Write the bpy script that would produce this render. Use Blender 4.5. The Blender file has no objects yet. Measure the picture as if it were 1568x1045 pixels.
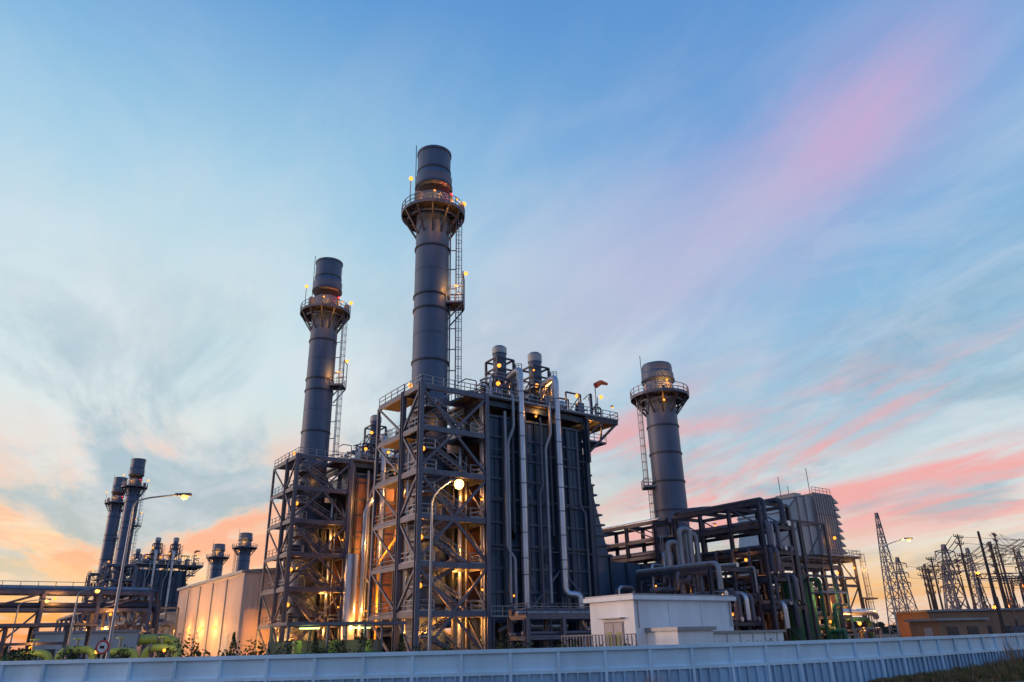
import bpy, math, random
from mathutils import Vector, Matrix
random.seed(7)
sc = bpy.context.scene
R = math.radians

# ------------------------------------------------------------------ camera
T = R(22.35); rs = 0.025; rc = math.sqrt(1-rs*rs)
r0 = Vector((1,0,0)); u0 = Vector((0,-math.sin(T),math.cos(T))); fw = Vector((0,math.cos(T),math.sin(T)))
rt = r0*rc - u0*rs; up = r0*rs + u0*rc
cam = bpy.data.objects.new("camera", bpy.data.cameras.new("camera"))
sc.collection.objects.link(cam)
M = Matrix((( rt.x, up.x, -fw.x, 0),( rt.y, up.y, -fw.y, 0),( rt.z, up.z, -fw.z, 2.0),(0,0,0,1)))
cam.matrix_world = M
cam.data.sensor_width = 36; cam.data.lens = 25.58
cam.data.clip_end = 20000; cam.data.clip_start = 0.1
sc.camera = cam
sc.view_settings.view_transform = 'Standard'
sc.view_settings.look = 'None'
sc.view_settings.exposure = 0

# ------------------------------------------------------------------ materials
def lin(c):
    return tuple(((x/255)/12.92 if x/255 <= .04045 else ((x/255+.055)/1.055)**2.4) for x in c)
MATS = {}
def mat(name, col, rough=.5, metal=0., var=.25, scale=.6, bump=0., col2=None, streak=True):
    m = bpy.data.materials.new(name); m.use_nodes = True
    nt = m.node_tree; b = nt.nodes['Principled BSDF']
    tc = nt.nodes.new('ShaderNodeTexCoord')
    mp = nt.nodes.new('ShaderNodeMapping'); mp.inputs['Scale'].default_value = (1,1,.2 if streak else 1)
    nt.links.new(tc.outputs['Object'], mp.inputs['Vector'])
    n = nt.nodes.new('ShaderNodeTexNoise'); n.inputs['Scale'].default_value = scale; n.inputs['Detail'].default_value = 8
    n.inputs['Roughness'].default_value = .7
    nt.links.new(mp.outputs[0], n.inputs['Vector'])
    rp = nt.nodes.new('ShaderNodeValToRGB')
    c2 = col2 or tuple(x*(1-var) for x in col)
    c1 = tuple(min(1,x*(1+var*.5)) for x in col)
    rp.color_ramp.elements[0].position = .32; rp.color_ramp.elements[1].position = .68
    rp.color_ramp.elements[0].color = (*c2,1); rp.color_ramp.elements[1].color = (*c1,1)
    nt.links.new(n.outputs['Fac'], rp.inputs[0]); nt.links.new(rp.outputs[0], b.inputs['Base Color'])
    b.inputs['Roughness'].default_value = rough; b.inputs['Metallic'].default_value = metal
    if bump:
        bp = nt.nodes.new('ShaderNodeBump'); bp.inputs['Strength'].default_value = bump
        nt.links.new(n.outputs['Fac'], bp.inputs['Height']); nt.links.new(bp.outputs[0], b.inputs['Normal'])
    MATS[name] = m; return m
def emat(name, col, st):
    m = bpy.data.materials.new(name); m.use_nodes = True
    b = m.node_tree.nodes['Principled BSDF']
    b.inputs['Base Color'].default_value = (*col,1)
    b.inputs['Emission Color'].default_value = (*col,1); b.inputs['Emission Strength'].default_value = st
    MATS[name] = m; return m
mat('chimney_paint', (.068,.112,.200), .48, .0, .28, .5)
mat('chimney_dark', (.032,.050,.088), .6, 0, .3, .5)
mat('steel_dark', (.046,.054,.084), .52, .15, .35, .8)
mat('steel_grey', (.102,.112,.160), .48, .25, .3, .8)
mat('galvanised', (.25,.28,.34), .42, .4, .3, 1.2)
mat('aluminium_jacket', (.44,.49,.58), .30, .75, .3, .9)
mat('cladding_blue', (.044,.096,.168), .40, .1, .4, .3)
mat('cladding_rib', (.022,.046,.084), .5, .1, .3, .5)
mat('cladding_edge', (.072,.115,.175), .5, .1, .3, .5)
mat('cladding_light', (.36,.42,.46), .5, .1, .3, .3)
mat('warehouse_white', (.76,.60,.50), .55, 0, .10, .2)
mat('roof_metal', (.24,.27,.31), .5, .3, .25, .4)
mat('grating', (.05,.052,.07), .6, .3, .3, 2)
mat('black_hole', (.012,.012,.014), .9)
mat('concrete', (.22,.22,.23), .85, 0, .3, .5)
mat('white_paint', (.58,.78,.92), .55, 0, .18, .6, .05)
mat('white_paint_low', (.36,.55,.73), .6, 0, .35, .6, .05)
mat('stucco', (.76,.79,.83), .8, 0, .16, .5, .05)
mat('door_grey', (.32,.31,.36), .5)
mat('green_paint', (.02,.13,.07), .45, 0, .3, .8)
mat('lime_pipe', (.20,.26,.06), .45, 0, .3, .8)
mat('yellow_pipe', (.45,.28,.05), .45, 0, .3, .8)
mat('orange_flag', (.75,.16,.05), .7)
mat('brown_wall', (.26,.15,.10), .7, 0, .3, .3)
mat('wood_pole', (.06,.05,.05), .8, 0, .3, 1)
mat('porcelain', (.15,.09,.08), .3)
mat('sign_red', (.5,.04,.04), .4)
mat('sign_white', (.7,.7,.7), .4)
mat('glass', (.03,.04,.05), .1)
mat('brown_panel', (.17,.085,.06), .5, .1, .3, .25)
emat('lamp_glow', (1,.30,.03), 2.6)
emat('lamp_white', (1,.46,.08), 3.4)
emat('lamp_red', (1,.02,.03), 2.5)
emat('tube_green', (.75,1,.38), 2.0)
emat('flood_star', (1,.52,.11), 8)
LC=(1,.36,.06)

# ------------------------------------------------------------------ mesh builder
class MB:
    def __init__(s): s.v=[]; s.f=[]; s.m=[]; s.sm=[]; s.names=[]
    def mi(s, name):
        if name not in s.names: s.names.append(name)
        return s.names.index(name)
    def add(s, vs, fs, m, smooth=False):
        o=len(s.v); s.v += [tuple(x) for x in vs]; k=s.mi(m)
        for f in fs: s.f.append(tuple(i+o for i in f)); s.m.append(k); s.sm.append(smooth)
    def box(s,x0,y0,z0,x1,y1,z1,m):
        s.add([(x0,y0,z0),(x1,y0,z0),(x1,y1,z0),(x0,y1,z0),(x0,y0,z1),(x1,y0,z1),(x1,y1,z1),(x0,y1,z1)],
              [(0,3,2,1),(4,5,6,7),(0,1,5,4),(1,2,6,5),(2,3,7,6),(3,0,4,7)], m)
    def frame(s,p,q):
        d=(Vector(q)-Vector(p)); 
        if d.length<1e-6: d=Vector((0,0,1e-4))
        d.normalize()
        a=Vector((0,0,1)) if abs(d.z)<.9 else Vector((1,0,0))
        x=d.cross(a).normalized(); y=x.cross(d).normalized()
        return d,x,y
    def beam(s,p,q,w,m,h=None):
        h=h or w; d,x,y=s.frame(p,q); p=Vector(p);q=Vector(q)
        vs=[]
        for c in (p,q):
            for a,b in((-1,-1),(1,-1),(1,1),(-1,1)): vs.append(c+x*a*w/2+y*b*h/2)
        s.add(vs,[(0,1,2,3),(7,6,5,4),(0,4,5,1),(1,5,6,2),(2,6,7,3),(3,7,4,0)],m)
    def hbeam(s,x,y,z0,z1,w,m):  # rolled H column, web + two flanges
        t=w*.14
        s.box(x-w/2,y-w/2,z0,x+w/2,y-w/2+t,z1,m); s.box(x-w/2,y+w/2-t,z0,x+w/2,y+w/2,z1,m); s.box(x-t/2,y-w/2+t,z0,x+t/2,y+w/2-t,z1,m)
    def cyl(s,p,q,r,m,r2=None,n=12,caps=True):
        r2=r if r2 is None else r2; d,x,y=s.frame(p,q);p=Vector(p);q=Vector(q);vs=[]
        for c,rr in((p,r),(q,r2)):
            for i in range(n):
                a=2*math.pi*i/n; vs.append(c+x*math.cos(a)*rr+y*math.sin(a)*rr)
        s.add(vs,[(i,i+n,(i+1)%n+n,(i+1)%n) for i in range(n)],m,True)
        if caps:
            s.add(vs,[tuple(range(n)),tuple(range(2*n-1,n-1,-1))],m)
    def lathe(s,prof,m,n=40,c=(0,0)):
        vs=[];fs=[]
        for (r,z) in prof:
            for i in range(n):
                a=2*math.pi*i/n; vs.append((c[0]+r*math.cos(a),c[1]+r*math.sin(a),z))
        for j in range(len(prof)-1):
            for i in range(n): fs.append((j*n+i,j*n+(i+1)%n,(j+1)*n+(i+1)%n,(j+1)*n+i))
        s.add(vs,fs,m,False)
    def tube(s,pts,r,m,n=10,fil=None):
        pts=[Vector(p) for p in pts]; fil=fil if fil is not None else r*2.2
        out=[pts[0]]
        for i in range(1,len(pts)-1):
            a,b,c=pts[i-1],pts[i],pts[i+1]
            f=min(fil,(a-b).length*.45,(c-b).length*.45)
            p1=b+(a-b).normalized()*f; p2=b+(c-b).normalized()*f
            for k in range(6):
                t=k/5; out.append(p1*(1-t)**2+b*2*t*(1-t)+p2*t*t)
        out.append(pts[-1]); vs=[]; x=None
        for i,p in enumerate(out):
            d=(out[min(i+1,len(out)-1)]-out[max(i-1,0)]).normalized()
            if x is None: _,x,_y=s.frame(p,p+d)
            x=(x-d*x.dot(d)).normalized(); y=d.cross(x)
            for k in range(n):
                a=2*math.pi*k/n; vs.append(p+x*math.cos(a)*r+y*math.sin(a)*r)
        fs=[(j*n+i,j*n+(i+1)%n,(j+1)*n+(i+1)%n,(j+1)*n+i) for j in range(len(out)-1) for i in range(n)]
        s.add(vs,fs,m,True)
        L=len(out)-1
        s.add(vs,[tuple(range(n-1,-1,-1)),tuple(L*n+i for i in range(n))],m)
    def prism(s,prof,y0,y1,m):  # profile (x,z) extruded in y
        n=len(prof); vs=[(x,y0,z) for x,z in prof]+[(x,y1,z) for x,z in prof]
        s.add(vs,[tuple(range(n)),tuple(range(2*n-1,n-1,-1))]+[(i,(i+n),(i+1)%n+n,(i+1)%n) for i in range(n)],m)
    def sph(s,c,r,m,n=8):
        vs=[];fs=[]
        for j in range(n+1):
            th=math.pi*j/n
            for i in range(n*2):
                a=math.pi*i/n; vs.append((c[0]+r*math.sin(th)*math.cos(a),c[1]+r*math.sin(th)*math.sin(a),c[2]+r*math.cos(th)))
        w=n*2
        for j in range(n):
            for i in range(w): fs.append((j*w+i,(j+1)*w+i,(j+1)*w+(i+1)%w,j*w+(i+1)%w))
        s.add(vs,fs,m,True)
    def bulkhead(s,p,r=.12):  # small lamp: bracket, hood and bulb
        p=Vector(p); s.beam(p+Vector((0,.5,.3)),p+Vector((0,0,.3)),.07,'steel_dark'); s.cyl(p+Vector((0,0,.10)),p+Vector((0,0,.34)),r*1.5,'steel_dark',r*.5,8); s.sph(p,r,'lamp_glow',6)
    def rail(s,pts,m='galvanised',h=1.15,step=1.6,w=.075,toe=True):
        for a,b in zip(pts[:-1],pts[1:]):
            a=Vector(a);b=Vector(b);L=(b-a).length
            for hh in (h,h*.55): s.beam(a+Vector((0,0,hh)),b+Vector((0,0,hh)),w,m)
            if toe: s.beam(a+Vector((0,0,.1)),b+Vector((0,0,.1)),.05,m,.18)
            k=max(1,int(L/step))
            for i in range(k+1):
                p=a.lerp(b,i/k); s.beam(p,p+Vector((0,0,h)),w,m)
    def stair(s,p,q,w,m='steel_grey'):  # p bottom centre, q top centre
        p=Vector(p);q=Vector(q); d=q-p; hd=Vector((d.x,d.y,0)).normalized(); sd=Vector((-hd.y,hd.x,0))*w/2
        for sg in(-1,1):
            s.beam(p+sd*sg,q+sd*sg,.09,m,.3)
            s.beam(p+sd*sg+Vector((0,0,1.05)),q+sd*sg+Vector((0,0,1.05)),.08,'galvanised')
            for i in range(4):
                a=p.lerp(q,(i+.5)/4)+sd*sg; s.beam(a,a+Vector((0,0,1.05)),.06,m)
        k=int(d.z/.28)
        for i in range(k):
            c=p.lerp(q,(i+.5)/k); s.beam(c-sd,c+sd,.26,m,.05)
    def ladder(s,x,y,z0,z1,dx,dy,m='galvanised',w=.55,cage=True):
        t=Vector((-dy,dx,0))*w/2; a=Vector((x,y,z0));b=Vector((x,y,z1)); o=Vector((dx,dy,0))
        for sg in(-1,1): s.beam(a+t*sg,b+t*sg,.09,m)
        k=int((z1-z0)/.6)
        for i in range(k):
            c=a.lerp(b,(i+.5)/k); s.beam(c-t,c+t,.06,m)
        if cage:
            k=int((z1-z0)/1.3)
            for i in range(k+1):
                c=a.lerp(b,i/max(k,1)); P=[c+t, c+t*1.5+o*.4, c+t*.8+o*.85, c-t*.8+o*.85, c-t*1.5+o*.4, c-t]
                for u,v in zip(P[:-1],P[1:]): s.beam(u,v,.06,m)
            for off in (t*1.5+o*.4, t*.8+o*.85, -t*.8+o*.85,-t*1.5+o*.4): s.beam(a+off,b+off,.05,m)
    def mesh(s,name):
        me=bpy.data.meshes.new(name); me.from_pydata(s.v,[],s.f)
        for nme in s.names: me.materials.append(MATS[nme])
        me.polygons.foreach_set('material_index',s.m); me.polygons.foreach_set('use_smooth',s.sm)
        me.update(); return me

PM = Matrix.Translation((-10.9,90,0)) @ Matrix.Rotation(R(35.9),4,'Z')
def put(name, me, mtx=Matrix.Identity(4)):
    if isinstance(me,MB): me=me.mesh(name)
    o=bpy.data.objects.new(name,me); sc.collection.objects.link(o); o.matrix_world=mtx; return o
def light(parent, loc, e, col=LC, r=.25, name='lamp_light'):
    l=bpy.data.lights.new(name,'POINT'); l.energy=e; l.color=col; l.shadow_soft_size=r
    o=bpy.data.objects.new(name,l); sc.collection.objects.link(o); o.parent=parent; o.location=loc

# ------------------------------------------------------------------ chimney
def ring_platform(b, z, ri, ro, zb, n=20, seg=40):
    b.lathe([(ri,z),(ro,z),(ro,z-.22),(ri,z-.22)],'grating',seg)
    b.lathe([(ro+.03,z+.18),(ro+.03,z-.3)],'steel_grey',seg)
    b.lathe([(ro*.82,z-.9),(ro*.82,z-1.2)],'steel_dark',seg)
    for i in range(n):
        a=2*math.pi*i/n; c,s_=math.cos(a),math.sin(a); a2=2*math.pi*(i+1)/n
        b.beam((ro*c,ro*s_,z),(ro*c,ro*s_,z+1.3),.1,'steel_grey')
        for h in(.65,1.3): b.beam((ro*c,ro*s_,z+h),(ro*math.cos(a2),ro*math.sin(a2),z+h),.09,'galvanised')
        if i%2==0:
            b.beam((ro*.97*c,ro*.97*s_,z-.25),(ri*c,ri*s_,zb),.22,'steel_dark')
            b.beam((ro*.97*c,ro*.97*s_,z-.3),(ri*c,ri*s_,z-.3),.14,'steel_dark',.25)
            b.beam((ro*.82*c,ro*.82*s_,z-1),(ro*.82*math.cos(a2),ro*.82*math.sin(a2),z-.3),.1,'steel_dark')
cs=(.81,-.586)  # unit vector pointing to the ladder side
b=MB()
r=2.36
b.lathe([(r,0),(r,61.6)],'chimney_paint',64)
for z in (6,13,20.5,28,36,43.5,45.6,53):
    b.lathe([(r,z-.14),(r+.15,z-.12),(r+.15,z+.12),(r,z+.14)],'chimney_dark',64)
for z in (9.5,17,24.3,32,39.8,49.3,57): b.lathe([(r+.002,z-.03),(r+.025,z-.03),(r+.025,z+.03),(r+.002,z+.03)],'chimney_dark',64)
b.lathe([(r,61.6),(2.15,61.9),(2.15,62.8),(2.62,63.1),(2.66,64.9),(2.42,65.7),(2.42,69.0),(2.54,69.0),(2.54,69.35),(2.3,69.35)],'chimney_paint',64)
b.lathe([(2.3,69.35),(2.25,60)],'black_hole',64)
b.lathe([(2.67,63.1),(2.74,63.1),(2.74,63.45),(2.67,63.45)],'chimney_dark',64)
b.lathe([(2.43,65.8),(2.5,65.8),(2.5,66.05),(2.43,66.05)],'chimney_dark',64)
ring_platform(b,58.7,r,4.5,55.1,24)
b.cyl((-2.4,1.1,62),(-2.45,1.15,70.8),.06,'steel_grey',n=6)
b.box(-3.9,-2.4,58.7,-3.1,-1.5,60.4,'steel_grey'); b.box(2.6,-3.0,58.7,3.4,-2.3,60.2,'steel_grey')
b.box(-.9,-3.4,58.7,-.1,-2.9,60.6,'steel_grey'); b.box(.9,-3.3,58.7,1.3,-2.9,60.9,'steel_dark')
b.beam((-4.4,-1.2,58.7),(-4.4,-1.2,62.6),.1,'galvanised')
b.beam((4.2,-1.5,58.7),(4.2,-1.5,61.3),.1,'galvanised')
lx,ly=cs[0]*3.35,cs[1]*3.35
b.ladder(lx,ly,30,58.5,cs[0]*.9,cs[1]*.9,w=.8)
for z in range(32,58,3): b.beam((cs[0]*r,cs[1]*r,z),(lx,ly,z),.12,'steel_grey')
t=Vector((-cs[1],cs[0],0)); o=Vector((cs[0],cs[1],0))
for z in (44.4,):
    P=[o*2.2-t*1.3, o*4.4-t*1.3, o*4.4+t*1.3, o*2.2+t*1.3]
    b.add([p+Vector((0,0,z)) for p in P]+[p+Vector((0,0,z-.2)) for p in P],[(0,1,2,3),(7,6,5,4),(0,4,5,1),(1,5,6,2),(2,6,7,3)],'grating')
    b.rail([p+Vector((0,0,z)) for p in P],step=1.0)
    for k in(-1,1):
        b.beam(o*4.3+t*1.2*k+Vector((0,0,z-.2)),o*2.3+t*1.2*k+Vector((0,0,z-2.6)),.16,'steel_dark')
        b.beam(o*4.4+t*1.3*k+Vector((0,0,z)),o*4.4+t*1.3*k+Vector((0,0,z+4.6)),.12,'steel_grey')
        b.beam(o*2.5+t*1.3*k+Vector((0,0,z+2.3)),o*4.4+t*1.3*k+Vector((0,0,z+2.3)),.1,'steel_grey')
    b.beam(o*4.4-t*1.3+Vector((0,0,z+4.6)),o*4.4+t*1.3+Vector((0,0,z+4.6)),.12,'steel_grey')
b.tube([(cs[0]*2.7-.5,cs[1]*2.7-.5,30),(cs[0]*2.7-.5,cs[1]*2.7-.5,57)],.1,'steel_grey',6)
CH_L=[((-4.5,-1.5,62.6),520,.3),((4.2,-1.6,61.4),600,.34),((-1.9,-3.7,60.3),600,.16),((1.7,-3.7,60.2),600,.16),((cs[0]*4.3,cs[1]*4.3-.8,49.0),520,.28),((1.8,-3.5,46.6),600,.14),((0,-5.2,57.0),220,0),((-3.4,-4.4,57.0),200,0)]
for p,e,k in CH_L: 
    if k: b.sph(p,k,'lamp_glow',6)
b.sph((1.2,-2.9,61.2),.2,'lamp_red',6)
chim_me=b.mesh('exhaust_chimney')

# bypass chimney (origin on its own axis)
b=MB(); r=2.5
b.lathe([(r,8),(r,40.2)],'chimney_paint',64)
for z in (16,20,24.5,29,33.5):
    b.lathe([(r,z-.14),(r+.13,z-.12),(r+.13,z+.12),(r,z+.14)],'chimney_dark',64)
b.lathe([(r,40.2),(2.3,40.5),(2.3,41.1),(2.66,41.3),(2.66,42.6),(2.5,42.9),(2.5,44.0),(2.35,44.3),(2.2,44.3)],'chimney_paint',64)
b.lathe([(2.2,44.3),(2.1,36)],'black_hole',64)
b.lathe([(2.67,41.3),(2.78,41.3),(2.78,41.6),(2.67,41.6)],'chimney_dark',64)
ring_platform(b,38.6,r,4.75,35.6,22)
b.cyl((-2.3,1.3,40),(-2.35,1.35,46),.06,'steel_grey',n=6)
lx,ly=-cs[0]*3.2,-cs[1]*3.2
b.ladder(lx,ly,24,38.4,-cs[0]*.8,-cs[1]*.8,w=.7)
P=[-o*2.2-t*1.1,-o*4.1-t*1.1,-o*4.1+t*1.1,-o*2.2+t*1.1]
b.add([p+Vector((0,0,23.8)) for p in P]+[p+Vector((0,0,23.6)) for p in P],[(0,1,2,3),(7,6,5,4),(0,4,5,1),(1,5,6,2),(2,6,7,3)],'grating')
b.rail([p+Vector((0,0,23.8)) for p in P],step=1)
b.ladder(lx+.4,ly-.4,8,24,-cs[0]*.8,-cs[1]*.8,w=.7)
b.box(-1.6,-3.3,38.6,-.6,-2.7,40.2,'steel_grey')
BY_L=[((-1.8,-3.6,40.4),1100,.16),((-3.0,-3.6,36.8),260,.18),((.5,-4.4,40.3),150,0)]
for p,e,k in BY_L:
    if k: b.sph(p,k,'lamp_glow',6)
byp_me=b.mesh('bypass_chimney')

# ------------------------------------------------------------------ stair tower
b=MB()
X0,X1,Y0,Y1=-5.5,3.5,-8.0,-3.6
lev=[0,5,10,15,20,25,30]
for x in (X0,X1):
    for y in (Y0,Y1):
        b.hbeam(x,y,0,30.2,.55,'steel_grey'); b.box(x-.5,y-.5,0,x+.5,y+.5,.4,'concrete')
for z in lev[1:]:
    for y in (Y0,Y1): b.beam((X0,y,z-.25),(X1,y,z-.25),.3,'steel_grey',.6)
    for x in (X0,X1): b.beam((x,Y0,z-.25),(x,Y1,z-.25),.3,'steel_grey',.6)
    b.box(X0+.2,Y0+.2,z-.06,X0+2.2,Y1-.2,z+.02,'grating'); b.box(X1-2.2,Y0+.2,z-.06,X1-.2,Y1-.2,z+.02,'grating')
    b.rail([(X0+.1,Y1,z),(X0+.1,Y0+.1,z),(X1-.1 if z==30 else X0+2.2,Y0+.1,z)],step=1.3)
    b.rail([(X1-2.2,Y0+.1,z),(X1-.1,Y0+.1,z),(X1-.1,Y1,z)],step=1.3)
    b.box(X0,Y1,z-.2,X1,-2.6,z-.05,'grating'); b.box(X0,-2.6,z-.2,-2.7,3.2,z-.05,'grating')
    b.rail([(X0,3.2,z),(X0,Y1,z)],'steel_grey',step=1.5)
for i in range(6):
    z0,z1=lev[i],lev[i+1]; zm=(z0+z1)/2
    b.stair((X1-2.2,-7.0,z0),(X0+2.2,-7.0,zm),1.1); b.box(X0+.9,-7.6,zm-.06,X0+2.2,-4.2,zm,'grating')
    b.rail([(X0+2.2,-7.6,zm),(X0+.9,-7.6,zm),(X0+.9,-4.2,zm)],step=1.2)
    b.stair((X0+2.2,-4.9,zm),(X1-2.2,-4.9,z1),1.1)
    if i%2==0:
        b.beam((X0,Y0,z0+.1),((X0+X1)/2,Y0,z1-.3),.26,'steel_grey'); b.beam((X1,Y0,z0+.1),((X0+X1)/2,Y0,z1-.3),.26,'steel_grey')
        b.beam((X0,Y0,z0),(X0,Y1,z1-.3),.24,'steel_grey')
    else:
        b.beam((X0,Y0,z1-.4),((X0+X1)/2,Y0,z0),.26,'steel_grey'); b.beam((X1,Y0,z1-.4),((X0+X1)/2,Y0,z0),.26,'steel_grey')
        b.beam((X0,Y1,z0),(X0,Y0,z1-.3),.24,'steel_grey')
    b.beam((X1,Y0,z0),(X1,Y1,z1-.3),.22,'steel_grey')
    b.beam((X0,Y1,z0),(-1,Y1,z1-.3),.2,'steel_dark'); b.beam((X1,Y1,z0),(-1,Y1,z1-.3),.2,'steel_dark')
for z in lev[1:]:
    b.beam((X0,Y1,z-.3),(X0,3.2,z-.3),.25,'steel_grey',.45)
    b.beam((X0,3.2,z-.3),(X0,3.2,z-5.2),.34,'steel_grey')
    b.beam((X0,Y1,z-5),(X0,3.2,z-.3),.2,'steel_grey')
    b.beam((X1+.4,Y1,z-.3),(X1+.4,3.2,z-.3),.25,'steel_dark',.4)
rnd=random.Random(4)
for x,y,rr,m_ in ((-4.9,-4.2,.14,'aluminium_jacket'),(-4.4,-3.2,.22,'steel_dark'),(2.7,-3.3,.3,'aluminium_jacket'),(3.1,-4.1,.12,'galvanised'),(1.9,-3.0,.16,'steel_dark')):
    b.tube([(x,y,0),(x,y,rnd.uniform(22,29))],rr,m_,8)
b.box(3.85,-7.2,0,4.05,-6.5,29.5,'galvanised')
for k in range(16):
    x=rnd.uniform(X0+.4,X1-1); z=5*rnd.randint(1,5); b.box(x,-4.2,z+.03,x+.7,-3.8,z+1.6,'steel_dark')
TW_L=[((X0+.6,Y0+.5,7.6),1,520),((X0+.6,Y0+.5,12.6),1,520),((X0+.6,Y0+.5,22.4),1,460),((-4.6,-3.4,31.2),1,600),((1.0,-4.3,4.0),0,900),((-2.6,-3.6,13.2),0,420),((-3.2,-4.0,3.),0,900),((2.4,-4.2,18.2),0,260),((-1,-4,27.5),0,120),((1.8,-4.2,9.4),0,520)]
for p,k,e in TW_L:
    if k: b.sph(p,.3,'lamp_glow',6)
for z in (5,15): b.bulkhead((X1-.5,Y0+.4,z+2.3),.14)
for z in (10,20): b.bulkhead((X0+1.6,-4.4,z-.6),.14)
tow_me=b.mesh('steel_stair_tower')

# ------------------------------------------------------------------ boiler
b=MB()
S0,S1,W=5.0,21.0,5.0
b.box(S0,-W,4.5,S1,W,28.6,'cladding_blue')
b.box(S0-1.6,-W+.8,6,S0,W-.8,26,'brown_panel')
b.box(1.2,-1.6,8,S0-1.6,1.6,24,'chimney_dark')
nv=6
for i in range(nv+1):
    x=S0+(S1-S0)*i/nv; b.box(x-.11,-W-.3,4.5,x+.11,-W,28.6,'cladding_rib')
for i in range(24):
    x=S0+.33+(S1-S0)*i/24; b.box(x-.03,-W-.06,4.5,x+.03,-W+.01,28.6,'cladding_rib')
for j in range(10):
    z=4.6+24*j/9; b.box(S0,-W-.22,z-.14,S1,-W-.003,z+.14,'cladding_edge')
    b.box(S0-.2,-W,z-.12,S0-.003,W,z+.12,'cladding_rib')
rnd=random.Random(77)
for k in range(14):
    i=rnd.randint(0,5); j=rnd.randint(0,8); x=S0+(i+.5)*(S1-S0)/6; z=4.6+24*(j+.5)/9
    b.box(x-.45,-W-.14,z-.5,x+.45,-W-.003,z+.5,rnd.choice(('cladding_edge','cladding_rib','steel_grey'))); b.cyl((x+.3,-W-.2,z),(x+.3,-W-.14,z),.07,'galvanised',n=8)
for x in (S0-.1,10.6,15.8,21.2):
    b.beam((x,-W-.9,0),(x,-W-.9,30.2),.6,'cladding_rib'); b.box(x-.7,-W-1.6,0,x+.7,-W-.2,.5,'concrete')
    b.beam((x,W+.9,0),(x,W+.9,30.2),.5,'cladding_rib')
    for z in (4.2,10,16,22,28.4): b.beam((x,-W-.9,z),(x,-W,z),.3,'cladding_rib')
    b.beam((x,-W-.9,30),(x,W+.9,30),.4,'cladding_rib',.7)
for z in (4.2,29.9): b.beam((S0,-W-.9,z),(S1,-W-.9,z),.35,'cladding_rib',.7)
b.beam((10.6,-W-.9,5),(15.8,-W-.9,10),.24,'cladding_edge'); b.beam((21.2,-W-.9,5),(15.8,-W-.9,10),.24,'cladding_edge')
for x in (7.8,13.2,18.4): b.beam((x,-W+.6,0),(x,-W+.6,4.5),.5,'cladding_rib')
b.box(S0+1,-W+1.5,.2,S1-1,W-1.5,4.5,'chimney_dark')
b.box(S0-1,-W-1.6,30.4,27,W+1.2,30.62,'grating')
b.rail([(S0-1,W+1.2,30.62),(S0-1,-W-1.6,30.62),(27,-W-1.6,30.62),(27,W+1.2,30.62)],step=1.4,w=.08)
for x in (22.5,24.5,26.8):
    b.beam((x,-W-1.5,30.2),(x,W+1,30.2),.25,'steel_dark',.4)
for y in (-W-1.4,0,W+1):
    b.beam((21,y,30.2),(27,y,30.2),.3,'steel_dark',.5)
    b.beam((26.6,y,30),(21.3,y,25.4),.3,'steel_dark'); b.beam((24,y,30),(21.3,y,27.7),.2,'steel_dark')
    b.beam((24,y,30),(23.6,y,27.4),.2,'steel_dark')
    b.beam((21.3,y,30),(21.3,y,24),.3,'steel_dark')
b.box(21.3,-W-1.4,26.9,24.6,-W+2,27.0,'grating'); b.rail([(21.3,-W-1.4,27),(24.6,-W-1.4,27)],step=1)
for x in (8,13.5,19):
    b.cyl((x,-3.8,32.2),(x,3.8,32.2),.85,'aluminium_jacket',n=20); b.sph((x,-3.8,32.2),.85,'aluminium_jacket',8)
    for y in(-3,3): b.box(x-.5,y-.3,30.6,x+.5,y+.3,31.6,'steel_dark')
rnd=random.Random(14)
for k in range(46):
    x=rnd.uniform(5,26); y=rnd.uniform(-6,1); h=rnd.uniform(.8,4.2)
    b.tube([(x,y,30.6),(x,y,30.6+h),(x+rnd.uniform(-2,2),y,30.6+h),(x+rnd.uniform(-2,2),y+2,30.6+h)],rnd.choice((.08,.12,.18)),rnd.choice(('aluminium_jacket','steel_grey','steel_dark')),8)
for k in range(14):
    x=rnd.uniform(6,25); y=rnd.uniform(-6,-2); b.box(x,y,30.62,x+rnd.uniform(.4,1.2),y+.7,30.62+rnd.uniform(.8,2.2),rnd.choice(('steel_grey','steel_dark','galvanised')))
for x in (6,9,14,20,23.5): b.beam((x,-6.4,30.6),(x,-6.4,33.6),.09,'steel_grey')
for x0_,x1_ in ((7,10),(13,16.4),(19.3,22)):
    for x in (x0_,x1_):
        for y in (-4.5,-1.8): b.beam((x,y,30.6),(x,y,34.2),.18,'steel_dark')
    b.beam((x0_,-4.5,34.2),(x1_,-4.5,34.2),.2,'steel_dark'); b.beam((x0_,-1.8,34.2),(x1_,-1.8,34.2),.2,'steel_dark'); b.beam((x0_,-4.5,30.8),(x1_,-4.5,34.2),.12,'steel_dark')
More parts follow.
